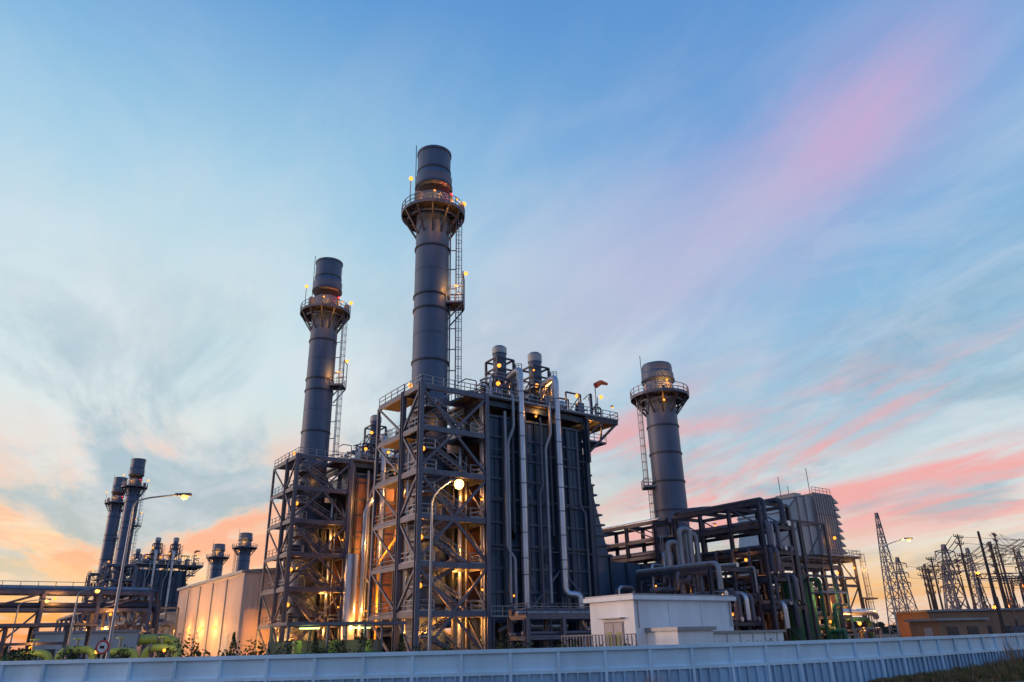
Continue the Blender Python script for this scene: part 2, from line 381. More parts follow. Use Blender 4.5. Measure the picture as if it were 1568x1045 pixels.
for x,zt in ((11.2,40.7),(17.5,41.0)):
    w=1.4
    for sx in(-w,w):
        for sy in(-w,w): b.beam((x+sx,sy,30.6),(x+sx,sy,38.6),.28,'steel_dark')
    for z in (32.8,35,37,38.6):
        for sx in(-w,w): b.beam((x+sx,-w,z),(x+sx,w,z),.22,'steel_dark'); b.beam((x-w,sx,z),(x+w,sx,z),.22,'steel_dark')
    b.beam((x-w,-w,32.8),(x+w,-w,35),.14,'steel_dark'); b.beam((x+w,-w,35),(x-w,-w,37),.14,'steel_dark')
    b.beam((x-w,-w,32.8),(x-w,w,35),.14,'steel_dark'); b.beam((x-w,w,35),(x-w,-w,37),.14,'steel_dark')
    b.lathe([(.25,33),(.95,34.4),(.95,39.6),(1.02,39.6),(1.02,zt-.1),(.7,zt+.15),(0,zt+.2)],'chimney_paint',24,(x,0))
    b.lathe([(1.04,39.7),(1.05,zt-.2),(.72,zt+.16),(0,zt+.22)],'cladding_light',24,(x,0))
    b.box(x-w-.5,-w-.5,34.9,x+w+.5,w+.5,35.0,'grating'); b.rail([(x-w-.5,w+.5,35),(x-w-.5,-w-.5,35),(x+w+.5,-w-.5,35),(x+w+.5,w+.5,35)],step=1)
    b.ladder(x+w+.3,-1.5,30.6,38,.7,-.7,w=.5)
yp=-W-1.35
for x,zb in ((10.0,5.5),(16.0,9.5)):
    b.tube([(x+1.2,-1.2,33),(x+.9,-2.4,35.3),(x,yp,35.3),(x,yp,31.5),(x,yp-.0,zb)],.46,'aluminium_jacket',16,1.0)
    for z in (8+zb*.2,11,14,17,20,23,26,29,32): b.lathe([(.465,z),(.50,z),(.50,z+.12),(.465,z+.12)],'steel_grey',16,(x,yp))
    for z in (12.6,19,25.4): b.beam((x,yp,z),(x,-W-.3,z),.2,'steel_dark')
    b.tube([(x-1.3,yp+.2,29),(x-1.3,yp+.2,14)],.16,'steel_dark',8)
    b.tube([(x-.8,-4,31.5),(x-1.4,yp-.2,31.5),(x-1.4,yp-.2,27),(x-2.2,yp,25),(x-2.2,yp,6)],.2,'galvanised',8)
b.tube([(16,yp,9.6),(16,yp,7),(17.5,yp-1,7),(17.5,yp-1,3),(20,yp-1,3)],.46,'aluminium_jacket',14,.9)
b.tube([(10,yp,5.6),(10,yp,3.4),(12.5,yp-.4,3.4),(15.5,yp-.4,3.4)],.46,'aluminium_jacket',14,.9)
b.tube([(7.4,yp,29),(7.4,yp,12),(8.5,yp,11),(8.5,yp,4),(6,yp,3)],.22,'galvanised',10)
b.tube([(13.1,yp,29),(13.1,yp,20),(12.6,yp,19),(12.6,yp,4)],.15,'steel_grey',8)
b.tube([(19.2,yp,28),(19.2,yp,18),(20,yp,17),(20,yp,4)],.15,'steel_grey',8)
for z in (12,18,24): b.beam((5,yp+.25,z),(21,yp+.25,z),.14,'steel_dark')
for x in (3.95,4.75):
    b.beam((x,-W-1.2,1),(x,-W-1.2,30),.16,'galvanised')
k=18
for i in range(k):
    z=1+29*i/k; z2=1+29*(i+1)/k
    b.beam((3.95,-W-1.2,z),(4.75,-W-1.2,z),.1,'galvanised'); b.beam((3.95 if i%2 else 4.75,-W-1.2,z),(4.75 if i%2 else 3.95,-W-1.2,z2),.1,'galvanised')
b.box(4.0,-W-1.0,2,4.7,-W-.7,29.5,'cladding_light')
b.box(3.6,-W-3.4,4.3,21,-W-1.7,4.4,'grating'); b.rail([(3.6,-W-3.4,4.4),(21,-W-3.4,4.4)],step=1.5)
for x in (4,8,12,16,20.8): b.beam((x,-W-3.3,0),(x,-W-3.3,4.4),.2,'steel_grey')
b.cyl((23.2,-W-1.4,30.6),(23.2,-W-1.4,35.6),.07,'galvanised',n=6)
b.cyl((23.3,-W-1.4,35.3),(24.2,-W-1.6,35.9),.42,'orange_flag',.34,12,False); b.cyl((24.2,-W-1.6,35.9),(25.2,-W-1.9,35.7),.34,'orange_flag',.18,12,False)
BO_L=[((7,-5.6,32.9),1,800),((12.3,-3.5,33.4),1,1200),((15.2,-3.2,34.8),1,1200),((20.2,-5.9,33.4),1,900),((24.8,-5.8,34.0),1,1000),((9.3,-2.6,36.8),1,800),((22.6,-5,29.0),0,600),((13,-6.6,29.9),0,200),
      ((18,-2,33.5),0,900),((1.8,-5.2,12),0,300)]
for p,k,e in BO_L:
    if k: b.sph(p,.28,'lamp_glow',6)
for p in ((12,-6.9,28.9),(15.8,-1.9,37.6),(8.3,-6.3,6.8),(19.6,-8.2,6.4),(26.5,-6.2,32.6)): b.bulkhead(p,.14)
boil_me=b.mesh('heat_recovery_boiler')

# inlet duct + diverter + turbine enclosure
b=MB()
prof=[(21.25,4.5),(21.25,26),(21.9,26),(25.8,11.5),(33,11.3),(38.5,10.2),(40.5,10.2),(40.5,4.5)]
b.prism(prof,-4.2,4.2,'cladding_blue')
for k in range(11):
    z=12.2+13.2*k/10; xe=21.9+(26-z)/(26-11.5)*3.9
    b.box(21.3,-4.45,z-.1,xe+.55,4.45,z+.14,'cladding_edge')
for x in (23.2,25.6,28.5,31.5,35,38): 
    zt=26-(x-21.9)/3.9*14.5 if x<25.8 else 11.2-(.18*(x-25.8) if x>33 else 0)
    b.box(x-.12,-4.5,4.3,x+.12,4.5,min(zt,25)+.15,'cladding_rib')
b.box(40.5,-4.6,3.5,47,4.6,12.4,'chimney_dark')
for z in (5,7.5,10,12.3): b.box(40.3,-4.8,z-.12,47.2,4.8,z+.12,'cladding_rib')
for x in (23,28,33,38,41,46.5):
    for y in (-3.8,3.8): b.beam((x,y,0),(x,y,4.6),.4,'steel_dark')
b.prism([(47,4.5),(47,10.2),(52,8.2),(52,3.5)],-2.6,2.6,'chimney_dark')
b.box(52,-4.5,0,66,4.5,8.5,'cladding_light')
for k in range(15): b.box(52+k-.05+.2,-4.58,.2,52+k+.05+.2,-4.5,8.3,'roof_metal')
b.box(55,-3,8.5,61,3,10.5,'roof_metal')
b.rail([(52,-4.4,8.5),(66,-4.4,8.5)])
duct_me=b.mesh('turbine_exhaust_duct')

# air intake filter house
b=MB()
def hexa(lo,hi,m):
    v=[]
    for x,y0,y1,z0,z1 in (lo,hi): v+=[(x,y0,z0),(x,y1,z0),(x,y1,z1),(x,y0,z1)]
    b.add(v,[(0,1,2,3),(7,6,5,4),(0,4,5,1),(1,5,6,2),(2,6,7,3),(3,7,4,0)],m)
hexa((66.5,-2.6,2.6,10,15),(70,-3.6,3.6,13.5,19.5),'cladding_light')
hexa((70,-3.6,3.6,13.5,19.5),(75,-6.2,6.2,14.8,24.6),'cladding_light')
hexa((75,-6.2,6.2,14.8,24.6),(80.5,-6.6,6.6,14.8,25.2),'cladding_light')
b.box(62,-2.4,8.5,66.5,2.4,14,'cladding_light')
for x,zt,yy in ((70,19.6,3.7),(72.5,22.2,5.0),(75,24.7,6.3),(77.7,25,6.5)):
    b.beam((x,-yy-.08,14),(x,-yy-.08,zt),.16,'steel_grey'); b.beam((x,-yy,zt),(x,yy,zt),.16,'steel_grey')
b.beam((70,-3.7,16.5),(75,-6.3,19.8),.16,'steel_grey'); b.beam((75,-6.35,19.8),(80.5,-6.7,20),.16,'steel_grey'); b.beam((70,-3.7,19.5),(75,-6.35,24.7),.16,'steel_grey')
b.box(80.5,-7.2,14.6,88.5,7.2,25.6,'roof_metal')
for k in range(9): b.box(80.5+k-.05,-7.3,14.6,80.5+k+.05,-7.2,25.6,'steel_grey')
for z in (18.3,21.9): b.box(80.4,-7.34,z-.08,88.6,-7.2,z+.08,'steel_grey')
for k in range(8):
    z=15.2+k*1.3
    b.prism([(88.5,z),(88.5,z+1.1),(89.2,z+1.05),(91.2,z+.15),(91.2,z)],-7.1,7.1,'roof_metal')
b.box(77,-8.6,14.3,93,8.6,14.5,'grating')
b.rail([(77,-8.6,14.5),(93,-8.6,14.5),(93,8.6,14.5)],step=1.5)
b.rail([(80.5,-7.1,25.6),(88.4,-7.1,25.6)],step=1.5)
for x in (70.5,77.5,84.5,91):
    for y in (-8,8): b.beam((x,y,0),(x,y,14.3),.42,'steel_dark')
    b.beam((x,-8,14),(x,8,14),.35,'steel_dark',.6)
for z in (5,9.6,14):
    for y in(-8,8): b.beam((70.5,y,z),(91,y,z),.3,'steel_dark',.45)
for x in (70.5,77.5,84.5):
    x2=x+(7 if x<84 else 6.5)
    b.beam((x,-8,5),(x2,-8,9.6),.18,'steel_dark'); b.beam((x2,-8,9.6),(x,-8,14),.18,'steel_dark'); b.beam((x,-8,0),(x2,-8,5),.18,'steel_dark')
b.cyl((82,-6,25.6),(82,-6,30.5),.07,'steel_grey',n=6); b.cyl((86,0,25.6),(86,0,28.5),.07,'steel_grey',n=6); b.cyl((76,-3,24.6),(76,-3,29),.07,'steel_grey',n=6)
b.box(84,-2,25.6,87,2,26.8,'roof_metal')
b.box(79,-5,3,90,5,9,'brown_wall'); b.box(72,-6,0,78,5,6,'cladding_light')
b.ladder(91.6,-8.9,0,15,.5,-.8)
FI_L=[((83.5,-8.4,17.6),.28,1200),((89,-8.6,12.6),.2,1200),((80,-9,6.5),.2,1300),((74,-9,4.5),0,500)]
for p,k,e in FI_L:
    if k: b.sph(p,k,'lamp_glow',6)
fx=lambda p:(61.5+(p[0]-66.5)*.69,p[1]*1.0,p[2]*.945)
b.v=[fx(p) for p in b.v]; FI_L=[(fx(p),k,e) for p,k,e in FI_L]
filt_me=b.mesh('air_intake_filter_house')

for ti,tt in enumerate((0,40.2,227,266)):
    m=PM@Matrix.Translation((0,tt,0))
    near=ti<2
    o_=put('exhaust_chimney',chim_me,m)
    for p,e,k in (CH_L if near else CH_L[2:3]): light(o_,p,e)
    if near: light(o_,(1.3,-3.1,61.2),260,(1,.03,.03))
    o_=put('bypass_chimney',byp_me,m@Matrix.Translation((43.4,0,0)))
    for p,e,k in (BY_L if ti==0 else BY_L[:1]): light(o_,p,e)
    o_=put('steel_stair_tower',tow_me,m)
    for p,k,e in (TW_L if near else TW_L[4:6]): light(o_,p,e*(1 if near else 3))
    o_=put('heat_recovery_boiler',boil_me,m)
    for p,k,e in (BO_L if near else BO_L[1:5:2]): light(o_,p,e*(1 if near else 2))
    put('turbine_exhaust_duct',duct_me,m)
    if ti!=1:
        o_=put('air_intake_filter_house',filt_me,m)
        if ti==0:
            for p,k,e in FI_L: light(o_,p,e)

# ------------------------------------------------------------------ generic pipe rack
def rack(name, s0,s1,t0,t1,levels,bays,along='t',seed=1,pm='steel_dark',pipes=6,mtx=PM,brace=True,rails=True,lights=(),le=300):
    rnd=random.Random(seed); b=MB(); top=levels[-1]
    for i in range(bays+1):
        f=i/bays
        if along=='t': pts=[(s0,t0+(t1-t0)*f),(s1,t0+(t1-t0)*f)]
        else: pts=[(s0+(s1-s0)*f,t0),(s0+(s1-s0)*f,t1)]
        for p in pts:
            b.hbeam(p[0],p[1],0,top,.44,pm); b.box(p[0]-.35,p[1]-.35,0,p[0]+.35,p[1]+.35,.3,'concrete')
        for z in levels: b.beam((*pts[0],z),(*pts[1],z),.3,pm,.46)
        if i<bays:
            f2=(i+1)/bays
            q=[(s0,t0+(t1-t0)*f2),(s1,t0+(t1-t0)*f2)] if along=='t' else [(s0+(s1-s0)*f2,t0),(s0+(s1-s0)*f2,t1)]
            for a,c in zip(pts,q):
                for z in levels: b.beam((*a,z),(*c,z),.28,pm,.44)
                if brace and i%2==0:
                    b.beam((*a,levels[-2]),(*c,top),.16,pm); 
                    b.beam((*a,0),(*c,levels[0]),.16,pm)
    for z in levels:
        for k in range(pipes):
            r=rnd.choice((.1,.14,.2,.28,.36)); g=(k+.7)/(pipes+.4); m_=rnd.choice(('aluminium_jacket','galvanised','steel_grey','steel_dark','steel_grey','chimney_dark'))
            e0=rnd.uniform(-1,0);e1=rnd.uniform(0,1)
            zz=z+.22+r
            if z==levels[-1] and pm=='steel_dark' and k%3: continue
            if along=='t':
                x=s0+(s1-s0)*g; P=[(x,t0+e0,zz),(x,t1+e1,zz)]
                if rnd.random()<.5: P=[(x,t0+e0,zz-3)]+P
            else:
                y=t0+(t1-t0)*g; P=[(s0+e0,y,zz),(s1+e1,y,zz)]
                if rnd.random()<.5: P=P+[(s1+e1,y,zz-3)]
            b.tube(P,r,m_,10)
    if rails:
        z=top+.2
        if along=='t': b.rail([(s0,t1,z),(s0,t0,z),(s1,t0,z),(s1,t1,z)],pm,step=2)
        else: b.rail([(s0,t1,z),(s0,t0,z),(s1,t0,z),(s1,t1,z)],pm,step=2)
    for p in lights: b.sph(p,.2,'lamp_glow',6)
    o_=put(name,b,mtx)
    for p in lights: light(o_,p,le)
    return o_
rack('pipe_rack',37,43.2,-20.6,-6,[5,8.3,11.6,14.8,17.7],3,'t',3,pipes=6,rails=False,lights=[(36.4,-18,10.8),(40,-12,4.5),(36.4,-9,7.4)],le=520)
rack('pipe_rack',34.6,38,-4.5,13,[12.5,14.8,17.2],3,'t',5,pipes=5,rails=False)
rack('pipe_rack',28,36.5,-19,-7,[3.2,6,9.4],2,'t',8,pipes=7,rails=False,lights=[(27.6,-17,5.5)],le=520)
rack('pipe_rack',44.5,64,-14,-9.5,[4,7.5,11],4,'s',11,pipes=5,lights=[(50,-14.6,6.8),(58,-14.6,3.4),(62,-14.6,10.2)],le=600)
rack('pipe_rack',4,28,-14.5,-11.5,[2.2,4.2],5,'s',13,pm='steel_grey',pipes=4,brace=False,lights=[(22,-14.8,3.6)])
rack('pipe_rack',-95,-22,41,45,[7.2,9.4],11,'s',17,pm='steel_grey',pipes=5,lights=[(-60,40.4,8.6),(-50,40.4,6.4),(-42,40.4,8.6),(-34,40.4,8.6),(-27,40.4,6.6)],le=1400)
rack('pipe_rack',-26,-20,45,120,[5,8.5],9,'t',19,pm='steel_grey',pipes=5,rails=False,lights=[(-26.4,50,5),(-26.4,70,5)],le=1400)

b=MB(); rnd=random.Random(5)
for k in range(24):
    x=rnd.uniform(24,44); y=rnd.uniform(-18,-5.5); z=rnd.uniform(3,12); h=rnd.uniform(1.5,4)
    rr=rnd.choice((.1,.15,.2,.26)); m_=rnd.choice(('aluminium_jacket','steel_grey','steel_grey','steel_dark'))
    x2=x+rnd.uniform(-4,4)
    b.tube([(x,y,0),(x,y,z),(x2,y,z),(x2,y,max(.5,z-h)),(x2,y+3,max(.5,z-h))],rr,m_,9)
for x,y,z in ((33.2,-12,15.2),(34.4,-12,14.6),(31.8,-11,13.5)):
    b.tube([(x,y,2),(x,y,z),(x-1.3,y+.6,z),(x-1.3,y+.6,z-6),(x-5,y+.6,z-6)],.36,'galvanised',14,1)
b.tube([(38,-5.5,4),(38,-5.5,18.6),(40,-8,18.9),(43,-14,17.9)],.38,'steel_dark',14,1.6)
b.tube([(37.2,-6,18.3),(39,-9,18.9),(41,-13,18.5),(42,-17,18)],.2,'steel_dark',10,2)
b.bulkhead((36.2,-14,15.6)); b.bulkhead((28,-10,8)); b.bulkhead((33,-13,4))
for k in range(5):
    b.tube([(36.6,-19+k*2.6,6),(35.8,-19+k*2.6,6),(35.8,-19+k*2.6,12.2),(37,-19+k*2.6,12.2)],.2,'steel_dark',8)
put('process_pipework',b,PM)
b=MB(); rnd=random.Random(9)
for k in range(26):
    x=rnd.uniform(45,66); y=rnd.uniform(-22,-9); z=rnd.uniform(1.5,9); rr=rnd.choice((.12,.18,.28))
    m_=rnd.choice(('green_paint','steel_grey','steel_grey','galvanised','yellow_pipe','steel_dark'))
    x2=x+rnd.uniform(-6,6)
    b.tube([(x,y,0),(x,y,z),(x2,y,z),(x2,y+2,z),(x2,y+2,max(.3,z-3))],rr,m_,9)
for x in (46,49.5): 
    b.cyl((x,-17,0),(x,-17,8),1.1,'green_paint',n=24); b.sph((x,-17,8),1.1,'green_paint',8)
for x in (44.5,46,52): b.beam((x,-20,0),(x,-20,16),.34,'steel_dark')
b.beam((44.5,-20,16),(52,-20,16),.3,'steel_dark'); b.beam((44.5,-20,9),(52,-20,9),.3,'steel_dark'); b.beam((44.5,-20,9),(52,-20,16),.16,'steel_dark')
b.tube([(53,-19,1),(53,-19,4.5),(62,-19,4.5),(66,-17,4)],.45,'aluminium_jacket',12)
b.sph((50,-18.8,6.4),.16,'lamp_white',6); b.sph((57,-19.5,3),.2,'lamp_glow',6)
o_=put('green_process_vessels',b,PM); light(o_,(50,-19.4,6.4),200,(.7,1,.3)); light(o_,(57,-20,3),700); light(o_,(66,-20,6),600)

# second unit: warm-lit side casing
b=MB()
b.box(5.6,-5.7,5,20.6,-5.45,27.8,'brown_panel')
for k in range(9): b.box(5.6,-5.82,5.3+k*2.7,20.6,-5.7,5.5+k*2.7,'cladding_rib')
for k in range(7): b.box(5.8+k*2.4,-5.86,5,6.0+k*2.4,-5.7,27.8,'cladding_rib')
b.tube([(6,-9,1),(6,-9,22),(7.5,-9,24),(7.5,-9,30)],.35,'aluminium_jacket',12)
b.cyl((4.2,-8.9,1),(4.2,-8.9,15),1.0,'aluminium_jacket',n=20)
b.tube([(9,-8.4,2),(9,-8.4,14),(12,-8.4,18),(12,-8.4,26)],.22,'yellow_pipe',10)
o_=put('boiler_side_casing',b,PM@Matrix.Translation((0,40.2,0)))
for p,e in (((8,-10.5,7),2400),((9,-10.5,17),2100),((4.6,-11,4.5),2200),((14,-9,26),1500),((7,-9.9,24),700)): light(o_,p,e)

# ------------------------------------------------------------------ corrugated hall
UM=PM@Matrix.Translation((0,40.2,0))
b=MB()
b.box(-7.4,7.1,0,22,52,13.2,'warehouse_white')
n=90
for k in range(n):
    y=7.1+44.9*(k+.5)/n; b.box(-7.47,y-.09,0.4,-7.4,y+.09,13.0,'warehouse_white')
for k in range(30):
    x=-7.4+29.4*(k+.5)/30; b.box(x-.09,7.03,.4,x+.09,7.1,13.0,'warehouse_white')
for y in (16,25,34,43): b.cyl((-7.6,y,0),(-7.6,y,12.8),.12,'roof_metal',n=8)
b.prism([(-7.9,13.2),(-7.9,13.65),(7.3,15.0),(22.5,13.65),(22.5,13.2)],6.8,52.3,'roof_metal')
b.box(-7.52,12,0,-7.47,15,4,'door_grey')
for y in (20,29,38): b.sph((-7.9,y,5.2),.22,'lamp_glow',6); b.beam((-7.4,y,5.3),(-7.9,y,5.3),.06,'steel_dark')
o_=put('corrugated_turbine_hall',b,UM)
for y in (20,29,38): light(o_,(-9.0,y,5.0),620,(1,.44,.11))
light(o_,(-17,14,2.5),4200,(1,.52,.18)); light(o_,(-19,30,3),4600,(1,.52,.18)); light(o_,(-4,0,2.5),1700)
b=MB()
b.box(-9,52.6,0,20,80,8.6,'cladding_light'); b.prism([(-9.4,8.6),(-9.4,9.0),(5.5,10.2),(20.4,9.0),(20.4,8.6)],52.4,80.2,'roof_metal')
for k in range(50): b.box(-9.07,53+k*.54,.3,-9,53.15+k*.54,8.4,'cladding_light')
for y in (58,66,74): b.box(-9.1,y,5,-9.07,y+2.5,6.2,'glass')
put('annex_hall',b,UM)
b=MB(); rnd=random.Random(31)
for k in range(20):
    x=rnd.uniform(-22,-11); y=rnd.uniform(22,56); z=rnd.uniform(2,7.5); rr=rnd.choice((.2,.35,.5)); x2=x+rnd.uniform(-5,5)
    b.tube([(x,y,0),(x,y,z),(x2,y,z),(x2,y,max(.5,z-2.5)),(x2,y+4,max(.5,z-2.5))],rr,rnd.choice(('galvanised','aluminium_jacket','steel_grey','steel_dark')),10)
for y in (34,44,54): 
    b.beam((-15,y,0),(-15,y,9),.3,'steel_dark'); b.beam((-11,y,0),(-11,y,9),.3,'steel_dark'); b.beam((-15,y,9),(-11,y,9),.3,'steel_dark'); b.beam((-15,y,5.5),(-11,y,5.5),.3,'steel_dark'); b.bulkhead((-15.4,y,6.4),.22)
put('cooling_water_pipes',b,UM)

# ------------------------------------------------------------------ small white control building
BM=Matrix.Translation((8.4,56.6,0))@Matrix.Rotation(R(35.9),4,'Z')
b=MB()
b.box(0,0,0,10.9,4.85,4.55,'stucco')
b.box(-.35,-.35,4.55,11.25,5.2,4.85,'stucco'); b.box(-.25,-.25,4.85,11.15,5.1,4.98,'roof_metal')
b.box(-.06,1.2,.3,-.003,3.3,3.1,'steel_grey'); b.box(-.09,1.3,.3,-.06,2.22,3.0,'door_grey'); b.box(-.09,2.28,.3,-.06,3.2,3.0,'door_grey')
for y in (1.45,2.45): b.box(-.11,y,1.4,-.09,y+.5,2.4,'lime_pipe')
b.box(-.5,1.0,3.3,-.02,3.5,3.38,'roof_metal')
b.box(1.1,-3.0,0,4.8,-.02,2.35,'stucco'); b.prism([(.9,2.35),(.9,2.6),(5.0,2.6),(5.0,2.35)],-3.2,-.02,'roof_metal')
b.box(4.82,-2.6,0,13.6,-.02,2.1,'stucco'); b.box(4.8,-2.75,2.1,13.8,-.02,2.28,'roof_metal')
for k in range(6): b.box(5.2+k*1.5,-2.64,.3,5.3+k*1.5,-2.6,2.1,'cladding_light')
for x in (.3,10.6): b.cyl((x,-.1,2.6),(x,-.1,4.5),.05,'galvanised',n=6)
for x in (3.6,7.2): b.box(x-.015,-.01,2.6,x+.015,.01,4.5,'roof_metal')
put('control_building',b,BM)
b=MB()
b.rail([(-2,6,0),(-2,0,0),(-2,-2,0)],'steel_grey',h=2.2,step=.35); b.rail([(-8,-2,0),(-2,-2,0)],'galvanised',h=1.4,step=1)
put('gate_fence',b,BM)

# pump shelter with green-white tubes
b=MB()
SM=Matrix.Translation((-19.5,66,0))@Matrix.Rotation(R(35.9),4,'Z')
b.box(-.3,-.3,3.6,11,4.5,3.85,'steel_grey'); 
for x in (0,3.5,7,10.7):
    for y in (0,4.2): b.beam((x,y,0),(x,y,3.6),.18,'steel_grey')
for k,x in enumerate((1.2,6.0)):
    b.box(x,.6,3.3,x+1.8,.74,3.42,'tube_green')
for k,x in enumerate((1.2,4.5,7.8)):
    b.box(x,1.2,.1,x+1.5,2.6,1.4,'green_paint'); b.cyl((x+.4,2,1.2),(x+.4,2,2.4),.4,'lime_pipe',n=12)
b.box(-.2,4.3,0,10.8,4.45,2.4,'concrete')
o_=put('pump_shelter',b,SM)
for x in (2,6.9): light(o_,(x,.8,3.1),70,(.85,1,.35))

# lime valve station at left
VM=Matrix.Translation((-30.5,58,0))@Matrix.Rotation(R(12),4,'Z')
b=MB()
for k in range(4):
    x=-6+k*2.9
    b.tube([(x,0,.2),(x,0,1.9+.2*(k%2)),(x+2.3,0,1.9+.2*(k%2)),(x+2.3,0,.2)],.27,'lime_pipe',14,.7)
    b.cyl((x+1.1,0,1.9),(x+1.1,0,2.8),.08,'steel_grey',n=8); b.cyl((x+1.1,0,2.8),(x+1.1,0,2.88),.32,'lime_pipe',n=14)
    b.cyl((x+.35,0,1.9+.2*(k%2)),(x+.43,0,1.9+.2*(k%2)),.38,'steel_grey',n=14)
b.tube([(2.0,1,2.7),(4.7,1,2.7),(4.7,1,.3)],.36,'lime_pipe',14,1)
b.cyl((2.0,1,2.7),(1.9,1,2.7),.5,'steel_grey',n=14); b.cyl((3.3,1,2.7),(3.4,1,2.7),.48,'steel_grey',n=14)
b.cyl((-6.5,1.6,1.1),(6,1.6,1.1),.3,'green_paint',n=12)
for k in range(3): b.sph((-5+k*4.6,-.8,1.9),.12,'lamp_glow',6)
o_=put('valve_station',b,VM)
for k in range(3): light(o_,(-5+k*4.6,-1.6,2.4),60,(1,.75,.2))
b=MB()
b.box(-.4,-.4,3.9,9,5,4.1,'steel_grey')
for x in (0,4,8.5):
    for y in (0,4.5): b.beam((x,y,0),(x,y,3.9),.25,'steel_dark')
b.beam((0,0,2.6),(8.5,0,2.6),.2,'steel_dark'); b.beam((0,0,0),(4,0,3.9),.12,'steel_dark')
b.box(1,1.4,0,4,3.6,1.8,'green_paint'); b.sph((6,.2,2.3),.14,'lamp_glow',6)
o_=put('equipment_canopy',b,Matrix.Translation((-44,60,0))@Matrix.Rotation(R(10),4,'Z')); light(o_,(6,-.6,2.6),120)

# ------------------------------------------------------------------ street lamps
def street_lamp(x,y,h,ang,arm,e,big=False,curve=1.0):
    b=MB(); d=Vector((math.cos(ang),math.sin(ang),0))
    b.cyl((0,0,0),(0,0,h-.6),.10,'galvanised',.065,10); b.cyl((0,0,0),(0,0,.8),.18,'steel_grey',n=10)
    b.tube([(0,0,h-1.2),(0,0,h-.1),tuple(d*arm*.3+Vector((0,0,h+curve*.45))),tuple(d*arm+Vector((0,0,h+curve)))],.05,'galvanised',8,.5)
    hd=d*arm+Vector((0,0,h+curve)); b.beam(hd-d*.1,hd+d*.75,.3,'steel_grey',.14)
    if big: b.sph(hd+d*.45+Vector((0,-.05,-.25)),.30,'flood_star',10)
    else: b.sph(hd+d*.4+Vector((0,0,-.12)),.18,'lamp_white',8)
    o_=put('street_lamp',b,Matrix.Translation((x,y,0))); light(o_,hd+d*.45+Vector((0,-.1,-.7)),e,(1,.50,.13),.2)
street_lamp(-5.15,45,10.2,R(8),1.2,900,True,1.1)
street_lamp(-22.1,42.3,10,R(4),2.4,350,False,.3)
street_lamp(39.5,82,10.3,R(5),3.0,600,False,1.0)
street_lamp(-34.5,60,6.3,R(20),.9,.1,False,.2)
street_lamp(-52,80,6.8,R(10),2.2,250,False,.3)

# ------------------------------------------------------------------ boundary wall (curving)
ctrl=[(-60,42),(-40,34.5),(-19.7,30),(-.3,28.6),(13.5,33.5),(29.5,46),(46,62),(66,84)]
def cr(p0,p1,p2,p3,t): return tuple(.5*((2*p1[i])+(-p0[i]+p2[i])*t+(2*p0[i]-5*p1[i]+4*p2[i]-p3[i])*t*t+(-p0[i]+3*p1[i]-3*p2[i]+p3[i])*t**3) for i in range(2))
pl=[]
for i in range(1,len(ctrl)-2):
    for k in range(12): pl.append(Vector((*cr(ctrl[i-1],ctrl[i],ctrl[i+1],ctrl[i+2],k/12),0)))
pl.append(Vector((*ctrl[-2],0)))
def resample(pl,st):
    out=[pl[0]]; acc=0
    for a,c in zip(pl[:-1],pl[1:]):
        L=(c-a).length; d=0
        while acc+L-d>=st:
            d+=st-acc; out.append(a.lerp(c,d/L)); acc=0
        acc+=L-d
    return out
def sweep(b,pl,sec,m):
    vs=[];n=len(sec)
    for i,p in enumerate(pl):
        d=(pl[min(i+1,len(pl)-1)]-pl[max(i-1,0)]).normalized(); nn=Vector((d.y,-d.x,0))
        for o_,z in sec: vs.append(p+nn*o_+Vector((0,0,z)))
    b.add(vs,[(j*n+i,j*n+(i+1)%n,(j+1)*n+(i+1)%n,(j+1)*n+i) for j in range(len(pl)-1) for i in range(n)],m)
b=MB(); fine=resample(pl,.8)
sweep(b,fine,[(-.14,1.58),(.17,1.58),(.17,1.71),(-.14,1.71)],'white_paint')
sweep(b,fine,[(-.05,.0),(.05,.0),(.05,1.58),(-.05,1.58)],'white_paint')
sweep(b,fine,[(.05,.86),(.14,.86),(.14,.98),(.05,.98)],'white_paint')
post=resample(pl,1.75)
for i,p in enumerate(post[:-1]):
    d=(post[i+1]-p).normalized(); nn=Vector((d.y,-d.x,0))
    b.beam(p+nn*.09,p+nn*.09+Vector((0,0,1.578)),.11,'white_paint')
rib=resample(pl,.44)
for i,p in enumerate(rib[:-1]):
    d=(rib[i+1]-p).normalized(); nn=Vector((d.y,-d.x,0))
    q=p+nn*.085
    b.beam(q,q+Vector((0,0,.857)),.16,'white_paint_low',.07)
sweep(b,fine,[(.051,.0),(.056,.0),(.056,.86),(.051,.86)],'white_paint_low')
put('boundary_wall',b)

# ------------------------------------------------------------------ ground, road, verge
def gmat(name,c1,c2,sc_,bump=.3):
    m=bpy.data.materials.new(name); m.use_nodes=True; nt=m.node_tree; bs=nt.nodes['Principled BSDF']
    tc=nt.nodes.new('ShaderNodeTexCoord'); n=nt.nodes.new('ShaderNodeTexNoise'); n.inputs['Scale'].default_value=sc_; n.inputs['Detail'].default_value=10
    rp=nt.nodes.new('ShaderNodeValToRGB'); rp.color_ramp.elements[0].color=(*c1,1); rp.color_ramp.elements[1].color=(*c2,1)
    rp.color_ramp.elements[0].position=.35; rp.color_ramp.elements[1].position=.65
    nt.links.new(tc.outputs['Object'],n.inputs['Vector']); nt.links.new(n.outputs['Fac'],rp.inputs[0]); nt.links.new(rp.outputs[0],bs.inputs['Base Color'])
    bp=nt.nodes.new('ShaderNodeBump'); bp.inputs['Strength'].default_value=bump; nt.links.new(n.outputs['Fac'],bp.inputs['Height']); nt.links.new(bp.outputs[0],bs.inputs['Normal'])
    bs.inputs['Roughness'].default_value=.9; MATS[name]=m
gmat('earth',(.05,.045,.03),(.09,.075,.05),.15)
gmat('asphalt',(.045,.045,.048),(.065,.064,.062),2.0)
